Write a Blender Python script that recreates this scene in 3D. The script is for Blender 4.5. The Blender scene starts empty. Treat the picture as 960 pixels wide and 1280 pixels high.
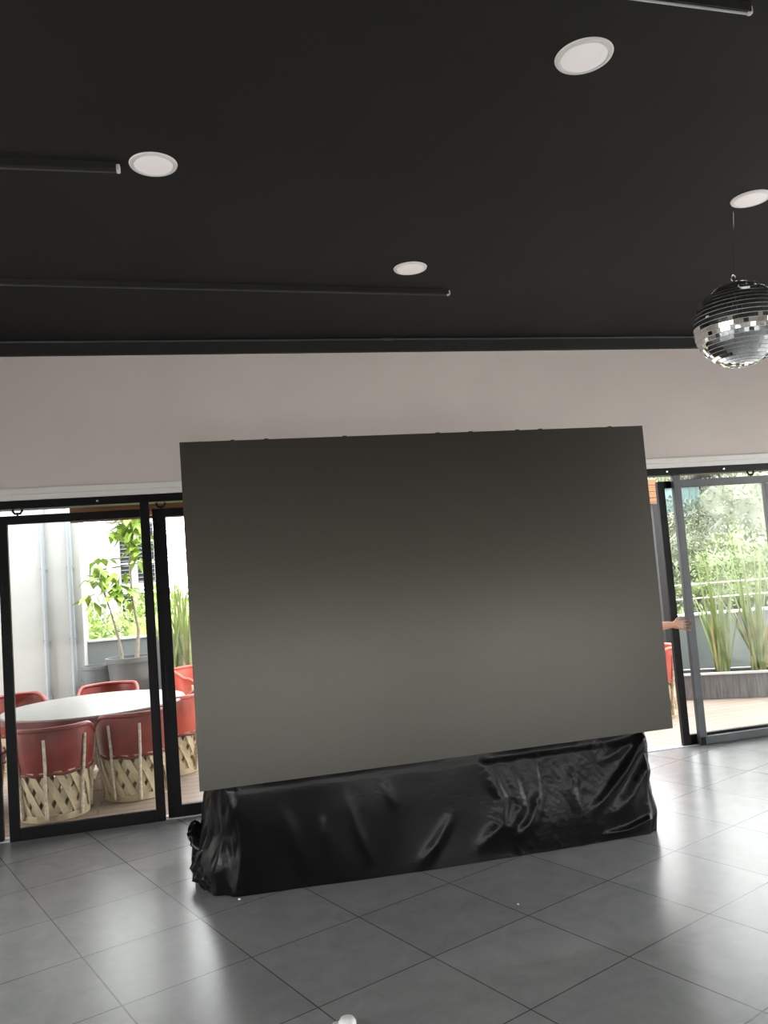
import bpy, bmesh, math, random
from mathutils import Vector, Matrix, noise
random.seed(7)
PI = math.pi
sc = bpy.context.scene
COL = sc.collection

# ------------------------------------------------------------------ camera, sky, exposure
cam = bpy.data.cameras.new('camera')
cam.sensor_fit = 'VERTICAL'; cam.sensor_height = 36.0; cam.lens = 36.0*1013/1280
cam.clip_end = 500
camo = bpy.data.objects.new('camera', cam); COL.objects.link(camo)
Rr = Matrix(((0.97084, 0.05738, -0.23275), (-0.22754, -0.09016, -0.96959), (-0.07662, 0.99427, -0.07463)))
q = Rr.to_quaternion(); q.normalize()
camo.matrix_world = Matrix.Translation((0, 0, 1.805)) @ q.to_matrix().to_4x4()
sc.camera = camo

SKY = 4.2
w = bpy.data.worlds.new('overcast_sky'); sc.world = w; w.use_nodes = True
nt = w.node_tree; bg = nt.nodes['Background']
tc = nt.nodes.new('ShaderNodeTexCoord'); sep = nt.nodes.new('ShaderNodeSeparateXYZ')
cr = nt.nodes.new('ShaderNodeValToRGB')
nt.links.new(tc.outputs['Generated'], sep.inputs[0]); nt.links.new(sep.outputs['Z'], cr.inputs[0])
cr.color_ramp.elements[0].position = 0.0; cr.color_ramp.elements[0].color = (1.0, .985, .96, 1)
cr.color_ramp.elements[1].position = 0.7; cr.color_ramp.elements[1].color = (0.95, .97, 1.0, 1)
nt.links.new(cr.outputs[0], bg.inputs['Color']); bg.inputs['Strength'].default_value = SKY

sun = bpy.data.lights.new('hazy_sun', 'SUN'); sun.energy = 0.8; sun.angle = math.radians(25); sun.color = (1, .96, .9)
suno = bpy.data.objects.new('hazy_sun', sun); COL.objects.link(suno)
suno.rotation_euler = Vector((-0.55, 0.12, -0.75)).to_track_quat('-Z', 'Y').to_euler()

vs = sc.view_settings
vs.view_transform = 'Standard'; vs.look = 'None'; vs.gamma = 1.0; vs.use_curve_mapping = False
vs.exposure = 1.08
sc.display_settings.display_device = 'sRGB'
sc.cycles.max_bounces = 10; sc.cycles.diffuse_bounces = 5; sc.cycles.glossy_bounces = 4
sc.cycles.transparent_max_bounces = 16; sc.cycles.sample_clamp_indirect = 6

def portal(name, x0, x1, y, z0, z1, direction):
    l = bpy.data.lights.new(name, 'AREA'); l.shape = 'RECTANGLE'; l.size = x1-x0; l.size_y = z1-z0
    l.energy = 1.0; l.cycles.is_portal = True
    o = bpy.data.objects.new(name, l); COL.objects.link(o)
    o.location = ((x0+x1)/2, y, (z0+z1)/2)
    o.rotation_euler = Vector((0, direction, 0)).to_track_quat('-Z', 'Z').to_euler()
portal('daylight_portal_doors', -2.9, 7.4, 6.97, 0.0, 2.58, -1)
portal('daylight_portal_windows', -4.6, 7.6, -3.3, 0.05, .95, 1)
def side_portal(name, x, y0, y1, z0, z1, direction):
    l = bpy.data.lights.new(name, 'AREA'); l.shape = 'RECTANGLE'; l.size = y1-y0; l.size_y = z1-z0
    l.energy = 1.0; l.cycles.is_portal = True
    o = bpy.data.objects.new(name, l); COL.objects.link(o)
    o.location = (x, (y0+y1)/2, (z0+z1)/2)
    o.rotation_euler = Vector((direction, 0, 0)).to_track_quat('-Z', 'Z').to_euler()
side_portal('daylight_portal_left', -5.3, -1.2, 3.8, .05, 3.4, 1)
side_portal('daylight_portal_right', 8.3, -.6, 5.9, .05, 3.4, -1)

# ------------------------------------------------------------------ materials
def mat(name, color, rough=0.5, metal=0.0, var=0.0, vscale=8.0, bump=0.0, bscale=40.0, spec=0.5, coat=0.0, emit=0.0, stretch=None):
    m = bpy.data.materials.new(name); m.use_nodes = True
    n = m.node_tree; b = n.nodes['Principled BSDF']
    b.inputs['Roughness'].default_value = rough; b.inputs['Metallic'].default_value = metal
    b.inputs['Specular IOR Level'].default_value = spec
    if coat: b.inputs['Coat Weight'].default_value = coat; b.inputs['Coat Roughness'].default_value = .08
    c = (*color, 1)
    b.inputs['Base Color'].default_value = c
    t = n.nodes.new('ShaderNodeTexCoord'); src = t.outputs['Object']
    if stretch:
        mp = n.nodes.new('ShaderNodeMapping'); mp.inputs['Scale'].default_value = stretch
        n.links.new(src, mp.inputs['Vector']); src = mp.outputs[0]
    ns = n.nodes.new('ShaderNodeTexNoise'); ns.inputs['Scale'].default_value = vscale; ns.inputs['Detail'].default_value = 5
    n.links.new(src, ns.inputs['Vector'])
    r = n.nodes.new('ShaderNodeValToRGB')
    v = max(var, 0.02)
    r.color_ramp.elements[0].position = .3; r.color_ramp.elements[1].position = .7
    r.color_ramp.elements[0].color = tuple(x*(1-v) for x in color)+(1,)
    r.color_ramp.elements[1].color = tuple(min(1, x*(1+v)) for x in color)+(1,)
    n.links.new(ns.outputs['Fac'], r.inputs[0]); n.links.new(r.outputs[0], b.inputs['Base Color'])
    if bump:
        nb = n.nodes.new('ShaderNodeTexNoise'); nb.inputs['Scale'].default_value = bscale; nb.inputs['Detail'].default_value = 6
        n.links.new(src, nb.inputs['Vector'])
        bp = n.nodes.new('ShaderNodeBump'); bp.inputs['Strength'].default_value = bump; bp.inputs['Distance'].default_value = .01
        n.links.new(nb.outputs['Fac'], bp.inputs['Height']); n.links.new(bp.outputs[0], b.inputs['Normal'])
    if emit:
        b.inputs['Emission Color'].default_value = c; b.inputs['Emission Strength'].default_value = emit
    return m

def glass_mat():
    m = bpy.data.materials.new('door_glass'); m.use_nodes = True
    n = m.node_tree; n.nodes.clear()
    out = n.nodes.new('ShaderNodeOutputMaterial'); mix = n.nodes.new('ShaderNodeMixShader')
    tr = n.nodes.new('ShaderNodeBsdfTransparent'); tr.inputs[0].default_value = (.97, .98, .975, 1)
    gl = n.nodes.new('ShaderNodeBsdfGlossy'); gl.inputs['Roughness'].default_value = 0.02
    fr = n.nodes.new('ShaderNodeFresnel'); fr.inputs[0].default_value = 1.22
    n.links.new(fr.outputs[0], mix.inputs[0]); n.links.new(tr.outputs[0], mix.inputs[1]); n.links.new(gl.outputs[0], mix.inputs[2])
    n.links.new(mix.outputs[0], out.inputs[0])
    return m

def tile_floor_mat():
    m = bpy.data.materials.new('grey_floor_tiles'); m.use_nodes = True
    n = m.node_tree; b = n.nodes['Principled BSDF']; L = n.links
    t = n.nodes.new('ShaderNodeTexCoord'); mp = n.nodes.new('ShaderNodeMapping')
    ang = math.radians(22.4)
    # u along 22.4 deg, v along 112.4 deg ; grid lines at multiples of .628
    mp.vector_type = 'POINT'
    mp.inputs['Rotation'].default_value = (0, 0, -ang)
    mp.inputs['Location'].default_value = (-2.366, -3.775, 0)
    L.new(t.outputs['Object'], mp.inputs['Vector'])
    br = n.nodes.new('ShaderNodeTexBrick'); br.offset = 0; br.squash = 1
    br.inputs['Scale'].default_value = 1.0; br.inputs['Brick Width'].default_value = .628; br.inputs['Row Height'].default_value = .628
    br.inputs['Mortar Size'].default_value = .0036; br.inputs['Mortar Smooth'].default_value = .2; br.inputs['Bias'].default_value = 0
    br.inputs['Color1'].default_value = (.24, .245, .245, 1); br.inputs['Color2'].default_value = (.265, .27, .27, 1)
    br.inputs['Mortar'].default_value = (.085, .085, .085, 1)
    L.new(mp.outputs[0], br.inputs['Vector'])
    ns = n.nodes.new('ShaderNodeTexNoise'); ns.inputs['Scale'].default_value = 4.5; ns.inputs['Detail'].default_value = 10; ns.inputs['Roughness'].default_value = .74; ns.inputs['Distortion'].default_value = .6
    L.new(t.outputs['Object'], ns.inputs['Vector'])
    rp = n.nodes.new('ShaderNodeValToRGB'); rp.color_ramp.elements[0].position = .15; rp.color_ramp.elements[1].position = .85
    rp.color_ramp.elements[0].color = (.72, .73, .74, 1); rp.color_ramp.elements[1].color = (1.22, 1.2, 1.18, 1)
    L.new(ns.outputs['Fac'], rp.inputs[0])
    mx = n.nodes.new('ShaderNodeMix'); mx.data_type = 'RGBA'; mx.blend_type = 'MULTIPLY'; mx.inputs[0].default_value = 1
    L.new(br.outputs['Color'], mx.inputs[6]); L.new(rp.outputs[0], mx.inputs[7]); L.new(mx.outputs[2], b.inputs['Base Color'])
    rr = n.nodes.new('ShaderNodeMapRange'); rr.inputs[3].default_value = .22; rr.inputs[4].default_value = .29
    L.new(ns.outputs['Fac'], rr.inputs[0]); L.new(rr.outputs[0], b.inputs['Roughness'])
    bp = n.nodes.new('ShaderNodeBump'); bp.inputs['Strength'].default_value = .5; bp.inputs['Distance'].default_value = .002; bp.invert = True
    L.new(br.outputs['Fac'], bp.inputs['Height']); L.new(bp.outputs[0], b.inputs['Normal'])
    b.inputs['Specular IOR Level'].default_value = .28
    return m

def deck_mat():
    m = bpy.data.materials.new('deck_boards'); m.use_nodes = True
    n = m.node_tree; b = n.nodes['Principled BSDF']; L = n.links
    t = n.nodes.new('ShaderNodeTexCoord')
    br = n.nodes.new('ShaderNodeTexBrick'); br.offset = .37
    br.inputs['Scale'].default_value = 1; br.inputs['Brick Width'].default_value = 2.4; br.inputs['Row Height'].default_value = .14
    br.inputs['Mortar Size'].default_value = .006; br.inputs['Color1'].default_value = (.30, .235, .19, 1); br.inputs['Color2'].default_value = (.36, .28, .23, 1)
    br.inputs['Mortar'].default_value = (.13, .10, .085, 1)
    L.new(t.outputs['Object'], br.inputs['Vector'])
    mp = n.nodes.new('ShaderNodeMapping'); mp.inputs['Scale'].default_value = (1.2, 14, 1); L.new(t.outputs['Object'], mp.inputs['Vector'])
    ns = n.nodes.new('ShaderNodeTexNoise'); ns.inputs['Scale'].default_value = 3; ns.inputs['Detail'].default_value = 6; L.new(mp.outputs[0], ns.inputs['Vector'])
    rp = n.nodes.new('ShaderNodeValToRGB'); rp.color_ramp.elements[0].color = (.8, .8, .8, 1); rp.color_ramp.elements[1].color = (1.15, 1.13, 1.1, 1)
    L.new(ns.outputs['Fac'], rp.inputs[0])
    mx = n.nodes.new('ShaderNodeMix'); mx.data_type = 'RGBA'; mx.blend_type = 'MULTIPLY'; mx.inputs[0].default_value = 1
    L.new(br.outputs['Color'], mx.inputs[6]); L.new(rp.outputs[0], mx.inputs[7]); L.new(mx.outputs[2], b.inputs['Base Color'])
    b.inputs['Roughness'].default_value = .5
    return m

def screen_mat():
    m = bpy.data.materials.new('led_pixel_face'); m.use_nodes = True
    n = m.node_tree; b = n.nodes['Principled BSDF']; L = n.links
    t = n.nodes.new('ShaderNodeTexCoord')
    mp = n.nodes.new('ShaderNodeMapping'); mp.inputs['Rotation'].default_value = (math.radians(-90), 0, 0); L.new(t.outputs['Object'], mp.inputs['Vector'])
    br = n.nodes.new('ShaderNodeTexBrick'); br.offset = 0
    br.inputs['Scale'].default_value = 1; br.inputs['Brick Width'].default_value = .0125; br.inputs['Row Height'].default_value = .0125
    br.inputs['Mortar Size'].default_value = .0022
    br.inputs['Color1'].default_value = (.030, .027, .023, 1); br.inputs['Color2'].default_value = (.026, .0235, .020, 1); br.inputs['Mortar'].default_value = (.018, .0165, .0145, 1)
    L.new(mp.outputs[0], br.inputs['Vector']); L.new(br.outputs['Color'], b.inputs['Base Color'])
    b.inputs['Specular Tint'].default_value = (1, .95, .86, 1); b.inputs['Roughness'].default_value = .29; b.inputs['Specular IOR Level'].default_value = 1.0
    return m

M = {
 'wall': mat('white_wall_paint', (.68, .60, .56), .7, var=.03, vscale=2, bump=.05, bscale=60),
 'trim': mat('white_trim_paint', (.80, .77, .74), .45),
 'ceil': mat('black_ceiling_paint', (.0145, .0138, .013), .8, var=.10, vscale=1.5, bump=.08, bscale=30, spec=.25),
 'beam': mat('black_beam_paint', (.010, .0095, .009), .7, var=.1),
 'floor': tile_floor_mat(), 'deck': deck_mat(), 'screen': screen_mat(), 'glass': glass_mat(),
 'alu': mat('black_aluminium', (.005, .005, .006), .42, 0, var=.1, spec=.16),
 'alug': mat('grey_glare_aluminium', (.075, .08, .088), .4, .2, var=.1),  # grey lightened to carry the glare on the right door leaf
 'steel': mat('steel_bracket', (.12, .12, .13), .35, .9),
 'chrome': mat('bright_steel', (.75, .75, .76), .2, 1.0),
 'mirror': mat('mirror_tile', (.88, .9, .9), .03, 1.0),
 'grout': mat('silver_grout', (.55, .56, .55), .5),
 'disc': mat('lamp_white_rim', (.86, .83, .82), .5),
 'diff': mat('lamp_diffuser', (.85, .80, .80), .5, emit=.12),
 'plastic': mat('black_plastic_sheet', (.0035, .0035, .0042), .27, var=.2, bump=.12, bscale=40, spec=.24),
 'case': mat('black_cabinet', (.02, .02, .02), .5),
 'leather': mat('red_leather', (.225, .03, .02), .38, var=.22, vscale=7, bump=.1, bscale=60),
 'leather_d': mat('dark_red_leather', (.16, .026, .024), .4, var=.2, vscale=9),
 'leather_b': mat('bright_red_leather', (.55, .085, .05), .4, var=.15, vscale=7),
 'cane': mat('pale_cedar_strips', (.60, .50, .33), .6, var=.18, vscale=9, stretch=(2, 2, .5)),
 'stick': mat('peeled_stick', (.62, .54, .43), .6, var=.35, vscale=30),
 'ttop': mat('pale_table_top', (.27, .265, .245), .4, var=.06, vscale=5),
 'white_out': mat('white_stucco', (.34, .345, .33), .8, var=.04, vscale=3, bump=.1, bscale=80),
 'greypipe': mat('grey_pipe', (.22, .24, .26), .4),
 'parapet': mat('grey_parapet_paint', (.17, .19, .192), .75, var=.06, vscale=2),
 'cap': mat('pale_coping', (.62, .64, .64), .6),
 'pot': mat('grey_fibre_pot', (.055, .057, .058), .6, var=.1),
 'bin': mat('slate_tub', (.07, .08, .09), .5, var=.08),
 'soil': mat('dark_soil', (.06, .045, .035), .9, var=.3, bump=.6),
 'planter': mat('weathered_planter', (.13, .125, .13), .65, var=.35, vscale=6, stretch=(6, 6, .6)),
 'bark': mat('pale_bark', (.20, .17, .12), .8, var=.2, vscale=20),
 'leaf': mat('fresh_green_leaf', (.24, .37, .05), .45, var=.3, vscale=12),
 'lime': mat('lime_foliage', (.145, .185, .07), .6, var=.22, vscale=3),
 'green': mat('mid_green_foliage', (.11, .15, .07), .65, var=.25, vscale=2),
 'sage': mat('hazed_sage_foliage', (.155, .17, .115), .8, var=.22, vscale=1),  # paleness stands in for haze over the far hill
 'teal_f': mat('hazed_blue_green_foliage', (.12, .155, .135), .8, var=.2, vscale=1),  # blue green tone, paled in place of distance haze
 'mauve_f': mat('hazed_grey_brown_foliage', (.135, .127, .112), .8, var=.2, vscale=1),  # grey brown tone, washed out to imply haze
 'blade': mat('long_blade_leaf', (.20, .255, .085), .45, var=.3, vscale=6),
 'blade_d': mat('dry_blade_leaf', (.38, .33, .15), .6, var=.25, vscale=6),
 'wood': mat('orange_brown_wood', (.24, .125, .055), .55, var=.3, vscale=5, stretch=(.6, 6, 12)),
 'ground': mat('hill_grass', (.13, .155, .075), .9, var=.3, vscale=.6),
 'paving': mat('pale_bounce_paving', (.55, .53, .50), .8, var=.1),
 'bldg': mat('pale_render', (.25, .245, .235), .8, var=.06),
 'bldg_d': mat('dark_louvre', (.03, .034, .04), .7, spec=.1),
 'teal': mat('teal_cladding', (.15, .235, .235), .6, var=.12, stretch=(4, 4, .3)),
 'roofp': mat('pale_roof', (.35, .37, .36), .6),
 'skin': mat('tan_skin', (.42, .20, .115), .5, var=.08),
 'hair': mat('dark_hair', (.015, .011, .009), .5, var=.3),
 'shirt': mat('navy_shirt', (.03, .035, .06), .8, var=.15),
 'trous': mat('black_trousers', (.02, .02, .022), .8, var=.15),
 'shoe': mat('tan_shoe', (.34, .23, .14), .6, var=.1),
 'eye': mat('eye_white', (.75, .73, .7), .3), 'iris': mat('dark_iris', (.03, .018, .01), .2), 'lip': mat('lips', (.32, .11, .08), .5),
 'darkpost': mat('charcoal_post', (.03, .031, .034), .6, spec=.3),
 'shrub_leaf': mat('bright_lime_foliage', (.25, .34, .09), .6, var=.25, vscale=3),
 'whitep': mat('white_plastic', (.8, .79, .77), .3),
}

# ------------------------------------------------------------------ mesh helpers
class MB:
    def __init__(s): s.v = []; s.f = []
    def add(s, vs, fs):
        o = len(s.v); s.v += [tuple(x) for x in vs]; s.f += [tuple(i+o for i in f) for f in fs]; return s
    def box(s, x0, x1, y0, y1, z0, z1):
        return s.add([(x0,y0,z0),(x1,y0,z0),(x1,y1,z0),(x0,y1,z0),(x0,y0,z1),(x1,y0,z1),(x1,y1,z1),(x0,y1,z1)],
                     [(0,3,2,1),(4,5,6,7),(0,1,5,4),(1,2,6,5),(2,3,7,6),(3,0,4,7)])
    def obox(s, c, ux, uy, uz):     # oriented box: half vectors
        c = Vector(c); ux = Vector(ux); uy = Vector(uy); uz = Vector(uz)
        P = [c+a*ux+b*uy+d*uz for d in (-1,1) for a, b in ((-1,-1),(1,-1),(1,1),(-1,1))]
        return s.add(P, [(0,3,2,1),(4,5,6,7),(0,1,5,4),(1,2,6,5),(2,3,7,6),(3,0,4,7)])
    def tube(s, pts, r, n=10, caps=True):
        pts = [Vector(p) for p in pts]; N = len(pts)
        rs = r if isinstance(r, (list, tuple)) else [r]*N
        vs = []; t0 = (pts[1]-pts[0]).normalized()
        up = Vector((0,0,1)) if abs(t0.z) < .9 else Vector((1,0,0))
        nrm = t0.cross(up).normalized()
        for i, p in enumerate(pts):
            t = (pts[min(i+1,N-1)]-pts[max(i-1,0)]).normalized()
            nrm = (nrm-t*nrm.dot(t)).normalized(); b = t.cross(nrm)
            for k in range(n):
                a = 2*PI*k/n; vs.append(p+(nrm*math.cos(a)+b*math.sin(a))*rs[i])
        fs = [(i*n+k, i*n+(k+1)%n, (i+1)*n+(k+1)%n, (i+1)*n+k) for i in range(N-1) for k in range(n)]
        if caps: fs += [tuple(range(n-1,-1,-1)), tuple((N-1)*n+k for k in range(n))]
        return s.add(vs, fs)
    def lathe(s, prof, n=32, c=(0,0,0), sx=1, sy=1, close=True):
        vs = []
        for r, z in prof:
            for k in range(n):
                a = 2*PI*k/n; vs.append((c[0]+r*sx*math.cos(a), c[1]+r*sy*math.sin(a), c[2]+z))
        m = len(prof)
        fs = [(i*n+k, i*n+(k+1)%n, (i+1)*n+(k+1)%n, (i+1)*n+k) for i in range(m-1) for k in range(n)]
        if close: fs += [tuple(range(n-1,-1,-1)), tuple((m-1)*n+k for k in range(n))]
        return s.add(vs, fs)
    def blob(s, c, rx, ry, rz, nu=16, nv=10, amp=0, fr=3, seed=0):
        vs = []; c = Vector(c)
        for j in range(nv+1):
            ph = -PI/2+PI*j/nv
            for i in range(nu):
                th = 2*PI*i/nu
                d = Vector((math.cos(ph)*math.cos(th), math.cos(ph)*math.sin(th), math.sin(ph)))
                k = 1+amp*noise.noise(d*fr+Vector((seed,0,0)))
                vs.append(c+Vector((d.x*rx*k, d.y*ry*k, d.z*rz*k)))
        fs = [(j*nu+i, j*nu+(i+1)%nu, (j+1)*nu+(i+1)%nu, (j+1)*nu+i) for j in range(nv) for i in range(nu)]
        return s.add(vs, fs)
    def build(s, name, m, parent=None, smooth=False, loc=None, bevel=0):
        me = bpy.data.meshes.new(name); me.from_pydata(s.v, [], s.f); me.update()
        bm = bmesh.new(); bm.from_mesh(me)
        bmesh.ops.remove_doubles(bm, verts=bm.verts, dist=1e-6)
        bmesh.ops.recalc_face_normals(bm, faces=bm.faces); bm.to_mesh(me); bm.free()
        if smooth:
            me.polygons.foreach_set('use_smooth', [True]*len(me.polygons))
            me.set_sharp_from_angle(angle=math.radians(45 if smooth is True else smooth))
        me.materials.append(m)
        o = bpy.data.objects.new(name, me); COL.objects.link(o)
        if parent: o.parent = parent
        if loc: o.location = loc
        if bevel:
            bv = o.modifiers.new('bevel', 'BEVEL'); bv.width = bevel; bv.segments = 2; bv.limit_method = 'ANGLE'
        return o

def tag(o, label, cat, group=None, kind=None):
    if label: o['label'] = label
    if cat: o['category'] = cat
    if group: o['group'] = group
    if kind: o['kind'] = kind
    return o
def empty(name, loc, label=None, cat=None, group=None, rz=0, kind=None):
    o = bpy.data.objects.new(name, None); COL.objects.link(o); o.location = loc; o.rotation_euler = (0,0,rz)
    o.empty_display_size = .1
    return tag(o, label, cat, group, kind)
def struct(o, label=None, cat=None):
    o['kind'] = 'structure'
    return tag(o, label, cat)
def copy_tree(o, parent=None):
    c = o.copy(); COL.objects.link(c); c.parent = parent
    for ch in list(o.children): copy_tree(ch, c)
    return c

# ================================================================== ROOM SHELL
X0, X1, YB, YF, H = -5.0, 8.0, -3.0, 6.73, 3.83
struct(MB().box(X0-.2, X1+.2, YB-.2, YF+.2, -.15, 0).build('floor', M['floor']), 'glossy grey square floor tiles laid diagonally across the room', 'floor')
struct(MB().box(X0-.2, X1+.2, YB-.2, YF+.2, H, H+.2).build('ceiling', M['ceil']), 'flat black painted ceiling with recessed round lights', 'ceiling')
for nm, xa, xb, ya, yb, wn, lab in (('wall_left', X0-.2, X0, -1.2, 3.8, 4, 'left'), ('wall_right', X1, X1+.2, -.6, 5.9, 5, 'right')):
    ZT = 3.4  # long side openings are added, sized to bring daylight indoors
    struct(MB().box(xa, xb, YB-.2, YF+.2, ZT, H).box(xa, xb, YB-.2, ya, 0, ZT).box(xa, xb, yb, YF+.2, 0, ZT).build(nm, M['wall']), 'side wall with a long window, added for daylight, outside the picture on the %s' % lab, 'wall')
    f = MB(); xm = (xa+xb)/2; n_ = 4
    for k in range(n_+1):
        yy = ya+(yb-ya-.06)*k/n_; f.box(xm-.03, xm+.03, yy, yy+.06, 0, ZT)
    f.box(xm-.03, xm+.03, ya, yb, 0, .06).box(xm-.03, xm+.03, ya, yb, ZT-.06, ZT)
    fo = struct(f.build('unseen_window_%d' % wn, M['alu']), 'long black framed side window added for daylight, outside the picture on the %s' % lab, 'unseen_window')
    MB().box(xm-.003, xm+.003, ya+.06, yb-.06, .06, ZT-.06).build('pane', M['glass'], fo)
OX0, OX1 = -2.9, 7.4
fw = MB().box(X0, X1, YF, YF+.2, 2.578, H).box(X0, OX0, YF, YF+.2, 0, 2.578).box(OX1, X1, YF, YF+.2, 0, 2.578)
struct(fw.build('wall_front', M['wall']), 'pale wall band above the sliding glass doors behind the screen', 'wall')
bw = MB().box(X0, X1, YB-.2, YB, .95, H).box(X0, X1, YB-.2, YB, 0, .05)  # unseen low openings, shaped so daylight gives the screen its gradient
for a, b_ in ((-5, -4.6), (-.65, -.45), (3.45, 3.65), (7.6, 8.0)): bw.box(a, b_, YB-.2, YB, .05, .95)
struct(bw.build('wall_back', M['wall']), 'wall with low windows added behind the viewer for daylight', 'wall')
for i, (a, b_) in enumerate(((-4.6, -.65), (-.45, 3.45), (3.65, 7.6))):
    f = MB()
    for xx in (a, (a+b_)/2-.03, b_-.06): f.box(xx, xx+.06, YB-.13, YB-.07, .05, .95)
    f.box(a, b_, YB-.13, YB-.07, .05, .11).box(a, b_, YB-.13, YB-.07, .89, .95)
    fo = struct(f.build('unseen_window_%d' % (i+1), M['alu']), 'black framed low window behind the viewer, added for daylight, number %s from the left' % ('one','two','three')[i], 'unseen_window')
    MB().box(a+.06, b_-.06, YB-.103, YB-.097, .11, .89).build('pane', M['glass'], fo)
# mouldings
t = MB().box(OX0-.06, OX1+.06, YF-.022, YF, 2.622, 2.671).box(OX0-.06, OX1+.06, YF-.012, YF, 2.578, 2.622)
struct(t.build('trim_1', M['trim'], bevel=.004), 'stepped white moulding along the top of the glass doors', 'trim')
struct(MB().box(X0, X1, YF-.04, YF, 3.715, H).build('ceiling_beam', M['beam'], bevel=.004), 'black painted beam where the ceiling meets the pale wall', 'trim')

# conduit on the beam edge
c = empty('ceiling_conduit', (-1.5, YF-.05, 3.818), 'thin dark conduit running along the ceiling edge above the wall', 'conduit')
MB().tube([(-3.4,0,0),(9.4,0,0)], .008, 8).build('pipe', M['alug'], c, True)
MB().tube([(3.22,0,0),(3.30,0,0)], .013, 8).build('coupling', M['alug'], c, True)

# ================================================================== SLIDING DOORS
hd = struct(MB().box(OX0, OX1, YF-.005, YF+.15, 2.513, 2.577).build('door_track', M['alu'], bevel=.003), 'black overhead track carrying the sliding glass doors', 'trim')
for x in (-.70, 4.36, 4.97, 1.8):
    MB().lathe([(.012,0),(.012,.006),(.006,.009)], 10).build('screw', M['chrome'], hd).matrix_local = Matrix.Translation((x, YF-.005, 2.545)) @ Matrix.Rotation(PI/2, 4, 'X')
tr = struct(MB().box(OX0, OX1, YF+.06, YF+.2, -.02, .004).box(OX0, OX1, YF+.05, YF+.056, .004, .010).box(OX0, OX1, YF+.115, YF+.121, .004, .010).build('door_threshold', M['cap']), 'pale metal threshold under the sliding doors', 'trim')
struct(MB().box(OX0, OX0+.08, YF+.0, YF+.15, 0, 2.513).build('door_jamb', M['alu']), 'black door jamb at the far left', 'trim')
struct(MB().box(OX1-.08, OX1, YF+.0, YF+.15, 0, 2.513).build('door_jamb', M['alu']), 'black door jamb at the far right', 'trim')

def leaf(n, x0, x1, y, label, m, sw=.072, hang=(.15, .85), handle=None, bot=.095, tall=0):
    """sliding leaf: stiles, rails, pane, hangers"""
    d = empty('door_%d' % n, ((x0+x1)/2, y, 0.004), label, 'door', kind='structure'); hw = (x1-x0)/2; t = .022
    for sx in (-1, 1):
        a = sx*hw; b_ = sx*(hw-sw)
        MB().box(min(a,b_), max(a,b_), -t, t, .006, 2.509 if sx == tall else 2.458).build('stile', m, d, bevel=.004)
    MB().box(-hw+sw, hw-sw, -t, t, 2.392, 2.458).build('top_rail', m, d, bevel=.003)
    MB().box(-hw+sw, hw-sw, -t, t, .006, bot).build('bottom_rail', m, d, bevel=.003)
    MB().box(-hw+sw, hw-sw, -.004, .004, bot, 2.392).build('pane', M['glass'], d)
    for fx in hang:
        x = -hw+2*hw*fx
        h = MB().box(x-.006, x+.006, -.006, .006, 2.40, 2.475)
        h.tube([(x-.03,0,2.52),(x-.034,0,2.495),(x-.02,0,2.475),(x+.02,0,2.475),(x+.034,0,2.495),(x+.03,0,2.52)], .009, 8)
        h.build('hanger', M['alu'], d)
    if handle is not None:
        hb = MB().box(handle-.014, handle+.014, -t-.022, -t, .92, 1.22).build('handle', m, d, bevel=.004)
    return d
leaf(1, -2.62, -1.50, YF+.09, 'left end black framed glass leaf, mostly outside the picture', M['alu'])
leaf(2, -1.447, -.315, YF+.03, 'wide black framed glass leaf in front of the terrace table', M['alu'], hang=(.13,), tall=1)
leaf(3, -.297, .885, YF+.09, 'black framed glass leaf running behind the screen left edge', M['alu'], sw=.105, handle=-.54, hang=(.06,))
leaf(4, 4.30, 5.53, YF+.095, 'dark glass leaf nearest the screen right edge, stacked behind another leaf', M['alu'], sw=.072, hang=())
leaf(5, 4.43, 5.745, YF+.035, 'grey framed glass leaf, lightened for glare, in front of the long planter', M['alug'], sw=.078, hang=(.655,), bot=.075, tall=-1)
MB().box(-.045, .0, -.03, .012, .006, .075).build('guide_block', M['alu'], bpy.data.objects['door_5']).location = (-.6, 0, 0)

# ================================================================== CEILING THINGS
def downlight(name, x, y, r, label):
    o = empty(name, (x, y, H), label, 'ceiling light', 'round recessed ceiling lights')
    MB().lathe([(r*.80,-.001),(r*.80,-.009),(r*.86,-.012),(r*.97,-.008),(r,-.001)], 48).build('rim', M['disc'], o, True)
    MB().lathe([(r*.80,-.002),(r*.79,-.010),(r*.6,-.012),(0.001,-.0125)], 48).build('diffuser', M['diff'], o, True)
downlight('recessed_light', 1.66, 2.839, .118, 'white round recessed light nearest the viewer, upper right of the black ceiling')
downlight('recessed_light', -.073, 3.852, .113, 'white round recessed light just right of the short ceiling rail end')
downlight('recessed_light', 1.534, 5.096, .113, 'white round recessed light above the screen, just beyond the long ceiling rail end')
downlight('recessed_light', 3.31, 3.965, .113, 'white round recessed light beside the mirror ball wire')

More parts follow.
